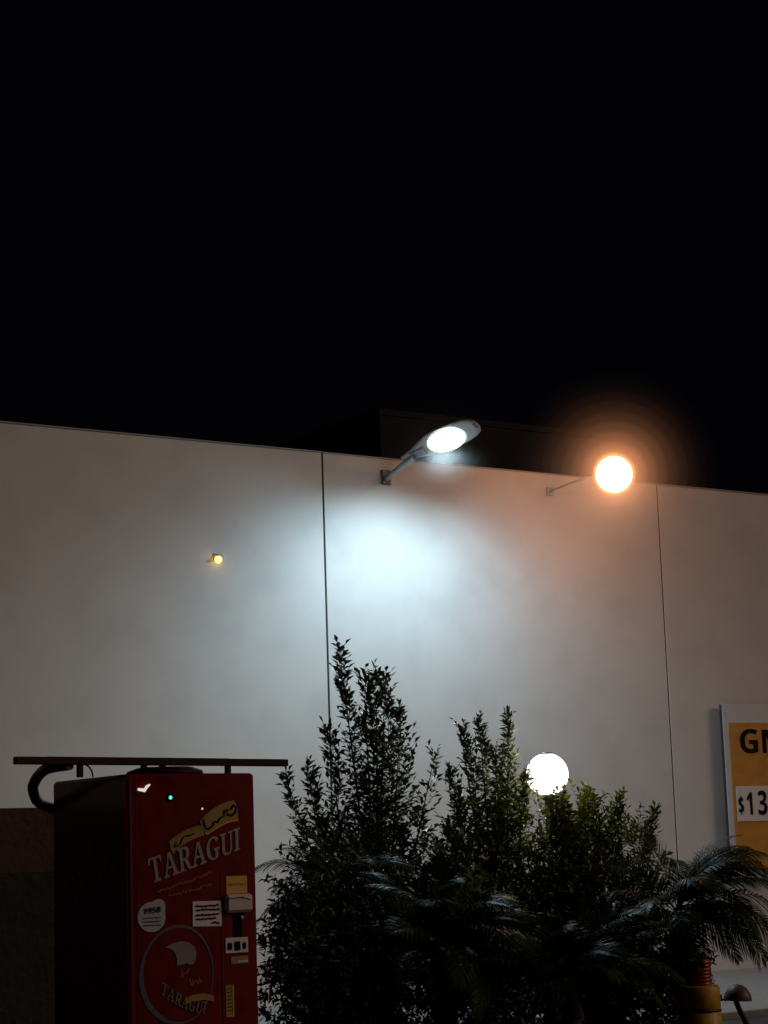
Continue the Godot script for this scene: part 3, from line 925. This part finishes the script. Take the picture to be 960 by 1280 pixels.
func _ready() -> void:
	rng.seed = 7
	# camera: standing on the forecourt, looking a little up and along the wall
	var cam := Camera3D.new()
	cam.name = "camera"
	cam.fov = 28.719
	cam.near = 0.1
	cam.far = 900.0
	var fw := Vector3(0.5472617, 0.16567822, -0.82039952)
	var up := Vector3(-0.06444231, 0.98564294, 0.15606148)
	cam.transform = Transform3D(Basis(fw.cross(up), up, -fw), Vector3(-11.87552159, 1.6, 17.80258372))
	add_child(cam)
	cam.current = true
	# night sky
	var sky_mat := ProceduralSkyMaterial.new()
	sky_mat.sky_top_color = Color(0.008, 0.007, 0.016)
	sky_mat.sky_horizon_color = Color(0.014, 0.011, 0.018)
	sky_mat.sky_curve = 0.15
	sky_mat.ground_bottom_color = Color(0.004, 0.004, 0.006)
	sky_mat.ground_horizon_color = Color(0.008, 0.008, 0.010)
	var sky := Sky.new()
	sky.sky_material = sky_mat
	var env := Environment.new()
	env.background_mode = Environment.BG_SKY
	env.sky = sky
	env.tonemap_mode = Environment.TONE_MAPPER_LINEAR
	env.tonemap_exposure = 1.0
	env.volumetric_fog_enabled = true
	env.volumetric_fog_density = 0.0
	env.sdfgi_enabled = true
	env.ssao_enabled = true
	env.ssil_enabled = true
	var we := WorldEnvironment.new()
	we.name = "environment"
	we.environment = env
	add_child(we)
	# dim warm glow of the lit forecourt, from behind the camera's right
	var sun := DirectionalLight3D.new()
	sun.name = "forecourt_glow"
	sun.light_color = Color(1.0, 0.71, 0.57).linear_to_srgb()
	sun.light_energy = FILL_ENERGY
	sun.light_angular_distance = 24.0
	sun.shadow_enabled = true
	sun.look_at_from_position(Vector3(0.77, 0.48, 0.64).normalized() * 40.0, Vector3.ZERO, Vector3.UP)
	add_child(sun)
	make_materials()

	# ground
	var big := PlaneMesh.new()
	big.size = Vector2(900, 900)
	structure("ground", big, M.asphalt)
	structure("pavement", bevel_box(Vector3(40, 0.12, 4.2), 0.01), M.pavement, Vector3(1.0, 0.005, 2.1))
	structure("planting_bed", bevel_box(Vector3(5.0, 0.06, 3.6), 0.005), M.soil, Vector3(-3.2, 0.042, 4.9))
	var kerb := structure("kerb", bevel_box(Vector3(5.2, 0.13, 0.12), 0.012), M.kerb, Vector3(-3.2, 0.065, 6.76))
	kerb.set_meta("label", "grey kerb along the front of the planting bed")

	# the long pale wall, panel by panel
	var wall := thing("wall", Vector3.ZERO, "tall pale concrete panel wall across the whole picture", "wall")
	var x0 := -14.90
	for i in 6:
		part("wall_panel", bevel_box(Vector3(4.688, 5.785, 0.18), 0.003), M.wall, wall, Vector3(x0 + 2.355 + i * 4.71, 2.8925, -0.09))
		part("coping", bevel_box(Vector3(4.70, 0.014, 0.21), 0.004), M.coping, wall, Vector3(x0 + 2.355 + i * 4.71 + rng.randf_range(-0.002, 0.002), 5.793 + rng.randf_range(-0.004, 0.002), -0.09))
	for i in 5:
		part("joint_seal", bevel_box(Vector3(0.03, 5.78, 0.03), 0.002), M.seal, wall, Vector3(x0 + (i + 1) * 4.71, 2.89, -0.028))

	# dim building beyond the wall
	var far_b := thing("building", Vector3(6.15, 0, -9.0), "dim brown flat roofed building rising just above the wall", "building")
	part("facade", bevel_box(Vector3(4.1, 7.9, 5.6), 0.02), M.block, far_b, Vector3(0, 3.95, 0))
	part("parapet", bevel_box(Vector3(4.1, 0.10, 5.6), 0.01), M.block, far_b, Vector3(0, 7.951, 0))

	# low brown screen behind the dispenser
	var scr := thing("screen_wall", Vector3(-8.4, 0, 4.55), "low brown wall with painted shade on its lower half behind the red machine", "wall")
	part("upper_band", bevel_box(Vector3(6.2, 0.45, 0.16), 0.003), M.brown_render, scr, Vector3(0, 1.735, 0))
	part("shade_band", bevel_box(Vector3(6.2, 1.51, 0.156), 0.003), M.shade_brown, scr, Vector3(0, 0.755, 0))  # shade on the lower wall, painted as a darker band

	build_dispenser()
	build_led_lamp()
	build_sodium_lamp()
	build_globe_lamp()
	build_flare_spot()
	build_sign()
	build_plants()
	build_small_things()


func build_plants() -> void:
	var g := "shrubs along the wall"
	# tall laurel-like shrub: spires over a broad skirt
	shrub("tall_shrub", "tallest dark shrub with a pointed top rising against the lit wall", Vector3(-2.53, 0.05, 3.35), [
		[Vector3(-0.05, 1.5, 0.05), Vector3(-0.28, 3.17, 0.12), 0.30, 85],
		[Vector3(0.0, 1.4, 0.1), Vector3(-0.10, 2.94, 0.2), 0.46, 80],
		[Vector3(0.05, 1.3, 0.1), Vector3(-0.01, 2.98, 0.25), 0.40, 80],
		[Vector3(0.05, 1.3, 0.1), Vector3(0.08, 2.94, 0.25), 0.42, 80],
		[Vector3(0.1, 1.2, 0.2), Vector3(0.20, 2.66, 0.3), 0.42, 80],
		[Vector3(-0.2, 1.2, 0.0), Vector3(-0.34, 2.52, 0.0), 0.34, 70],
		[Vector3(0.2, 1.2, 0.3), Vector3(0.46, 2.30, 0.4), 0.24, 34],
		[Vector3(-0.3, 1.1, -0.1), Vector3(-0.50, 2.18, -0.1), 0.36, 70]], leaf_dark, 0.080, g, [[Vector3(0, 0.95, 0.2), Vector3(0.76, 0.95, 0.5), 800]])
	shrub("side_shrub", "small dark shrub leaning left beside the red machine", Vector3(-3.55, 0.05, 4.35), [
		[Vector3(0.1, 0.9, 0.0), Vector3(-0.40, 2.08, 0.1), 0.18, 60],
		[Vector3(0.1, 0.9, 0.1), Vector3(-0.10, 1.74, 0.1), 0.30, 60],
		[Vector3(0.2, 0.8, 0.1), Vector3(0.30, 1.66, 0.2), 0.36, 70]], leaf_dark, 0.074, g, [[Vector3(0.0, 0.78, 0.1), Vector3(0.56, 0.88, 0.42), 900]])
	shrub("three_tip_shrub", "olive shrub with three upright tips just left of the globe lamp", Vector3(-1.78, 0.05, 4.10), [
		[Vector3(-0.1, 1.4, 0.0), Vector3(-0.22, 2.50, -0.05), 0.22, 80],
		[Vector3(0.0, 1.4, 0.0), Vector3(-0.07, 2.54, 0.02), 0.22, 90],
		[Vector3(0.1, 1.4, 0.1), Vector3(0.16, 2.58, 0.12), 0.19, 80],
		[Vector3(0.05, 1.3, 0.1), Vector3(0.02, 2.30, 0.1), 0.26, 80],
		[Vector3(-0.2, 1.0, 0.0), Vector3(-0.36, 2.12, 0.0), 0.34, 90],
		[Vector3(0.15, 1.0, 0.1), Vector3(0.24, 2.10, 0.2), 0.26, 90]], leaf_olive, 0.068, g, [[Vector3(0, 1.05, 0.1), Vector3(0.52, 1.0, 0.42), 950]])
	shrub("round_shrub", "olive rounded shrub in front of and right of the globe lamp", Vector3(-1.10, 0.05, 4.62), [
		[Vector3(-0.1, 1.0, 0.0), Vector3(-0.16, 1.86, 0.1), 0.24, 80],
		[Vector3(0.1, 1.0, 0.0), Vector3(0.02, 1.91, -0.05), 0.20, 80],
		[Vector3(0.2, 0.9, 0.1), Vector3(0.20, 1.87, 0.15), 0.26, 80],
		[Vector3(0.2, 0.8, 0.1), Vector3(0.38, 1.74, 0.35), 0.28, 80],
		[Vector3(-0.2, 0.8, 0.0), Vector3(-0.30, 1.90, 0.0), 0.28, 80],
		[Vector3(-0.4, 0.9, 0.1), Vector3(-0.44, 1.78, 0.15), 0.26, 80],
		[Vector3(-0.5, 0.9, 0.2), Vector3(-0.58, 1.84, 0.22), 0.24, 80]], leaf_olive, 0.066, g, [[Vector3(-0.05, 0.95, 0.1), Vector3(0.62, 0.98, 0.5), 1200], [Vector3(-0.40, 0.98, 0.22), Vector3(0.42, 0.88, 0.3), 900]])
	shrub("middle_shrub", "dark leafy shrub filling the middle below the tall shrub", Vector3(-2.55, 0.05, 4.55), [
		[Vector3(-0.3, 0.6, 0.0), Vector3(-0.5, 1.66, 0.1), 0.40, 80],
		[Vector3(0.0, 0.6, 0.1), Vector3(0.0, 1.66, 0.1), 0.44, 80],
		[Vector3(0.3, 0.6, 0.1), Vector3(0.45, 1.62, 0.1), 0.44, 80]], leaf_dark, 0.072, g, [[Vector3(0, 0.75, 0.1), Vector3(0.90, 0.84, 0.5), 1400]])
	shrub("low_shrub", "low dark shrub at the foot of the right palm", Vector3(-1.35, 0.05, 5.55), [
		[Vector3(0, 0.2, 0), Vector3(0.05, 0.9, 0), 0.34, 60]], leaf_dark, 0.066, g, [[Vector3(0, 0.42, 0), Vector3(0.50, 0.52, 0.4), 700]])
	shrub("low_shrub", "low dark shrub filling the bottom centre behind the glossy palm", Vector3(-2.35, 0.05, 5.25), [
		[Vector3(0, 0.2, 0), Vector3(0.05, 1.0, 0), 0.34, 50]], leaf_dark, 0.064, g, [[Vector3(0, 0.45, 0), Vector3(0.62, 0.60, 0.4), 900]])
	shrub("low_shrub", "low dark shrub beside the terracotta pot under the palms", Vector3(-1.75, 0.05, 5.05), [
		[Vector3(0, 0.2, 0), Vector3(0.05, 1.0, 0), 0.34, 50]], leaf_dark, 0.064, g, [[Vector3(0, 0.45, 0), Vector3(0.55, 0.60, 0.4), 900]])
	shrub("low_shrub", "low dark shrub at bottom left between the machine and the palms", Vector3(-3.92, 0.05, 5.05), [
		[Vector3(0, 0.2, 0), Vector3(0.05, 0.95, 0), 0.34, 60]], leaf_dark, 0.066, g, [[Vector3(-0.02, 0.55, 0), Vector3(0.56, 0.78, 0.45), 1100]])

	# palms
	var green := Color(0.026, 0.048, 0.015)
	var lime := Color(0.15, 0.20, 0.02)
	frond_meshes = [
		frond_mesh(82, 40, 0.3, green),           # 0 upright
		frond_mesh(68, -25, 0.9, green),          # 1 arching
		frond_mesh(45, -50, 1.1, green),          # 2 wide arch
		frond_mesh(20, -75, 1.3, green),          # 3 drooping
		frond_mesh(78, 30, 0.3, lime, 0.26),      # 4 young lime frond
		frond_mesh(60, -10, 0.6, green),          # 5 open arch
		frond_mesh(0, -80, 1.4, Color(0.06, 0.05, 0.03)),  # 6 hanging old frond
	]
	var pg := "feather palms in the planting bed"
	palm("feather_palm", "dark feather palm at right arching over the yellow bollard", Vector3(-1.25, 0.05, 5.80), 0.98, [
		[125, 0, 0.80], [20, 1, 0.98], [-33, 1, 0.92], [-33, 2, 0.98], [-60, 2, 0.95], [-10, 2, 0.95], [-20, 5, 0.9], [-48, 3, 1.0], [-15, 3, 0.95], [-80, 3, 0.9],
		[60, 1, 0.9], [95, 5, 0.85], [150, 2, 0.95], [180, 3, 0.9], [-110, 2, 0.95], [-130, 3, 0.95], [-150, 2, 0.9], [40, 3, 0.9], [-5, 6, 0.7], [-50, 6, 0.75], [-95, 6, 0.7], [-33, 5, 0.75], [10, 5, 0.8], [-70, 1, 0.8], [-25, 3, 1.05], [-40, 3, 0.9], [-5, 3, 1.0], [-30, 6, 0.85], [-18, 6, 0.9], [-65, 3, 1.0], [-42, 2, 1.05], [-28, 1, 0.85], [0, 2, 0.9], [-55, 1, 0.9]], pg)
	palm("feather_palm", "feather palm at left with long fronds hanging beside the red machine", Vector3(-3.72, 0.05, 4.75), 1.22, [
		[147, 1, 0.74], [165, 3, 0.62], [128, 1, 0.68], [178, 2, 0.62], [112, 3, 0.60], [-33, 1, 0.7], [-60, 3, 0.8], [-90, 3, 0.75], [-120, 3, 0.7], [-150, 3, 0.7], [50, 3, 0.6], [-75, 1, 0.6], [150, 6, 0.7], [135, 6, 0.65], [-160, 6, 0.65], [140, 0, 0.5]], pg)
	palm("feather_palm", "feather palm in the middle with a lime green young frond", Vector3(-3.20, 0.05, 5.40), 0.70, [
		[-25, 4, 0.85], [15, 4, 0.75], [-60, 4, 0.8], [-33, 5, 0.9], [-60, 2, 0.95], [-90, 2, 1.0], [-120, 2, 1.0], [-150, 2, 0.95], [147, 2, 0.9], [165, 1, 0.95], [120, 1, 0.9], [90, 1, 0.9], [-10, 2, 0.95], [30, 1, 0.85], [-75, 5, 0.9], [-110, 5, 0.85], [-170, 5, 0.9], [-45, 3, 0.9], [-95, 3, 0.9], [-80, 1, 1.1], [-100, 1, 1.05], [-115, 0, 0.9], [-60, 1, 1.0], [-130, 1, 1.05], [-70, 0, 0.8]], pg)
	palm("feather_palm", "low feather palm at bottom centre with glossy spread fronds", Vector3(-2.55, 0.05, 6.05), 0.42, [
		[-33, 5, 0.95], [-60, 5, 0.95], [-90, 5, 0.95], [-120, 5, 0.9], [-150, 5, 0.95], [147, 5, 0.95], [170, 1, 0.95], [120, 1, 0.95], [90, 1, 0.9], [-10, 2, 0.95], [30, 1, 0.9], [-75, 2, 0.9], [-105, 2, 0.9], [-45, 2, 0.95], [-135, 2, 0.9], [-20, 0, 0.8], [-85, 1, 1.0], [-65, 1, 0.95], [-110, 1, 1.0], [-45, 1, 1.0], [-100, 0, 0.7], [60, 0, 0.75]], pg)
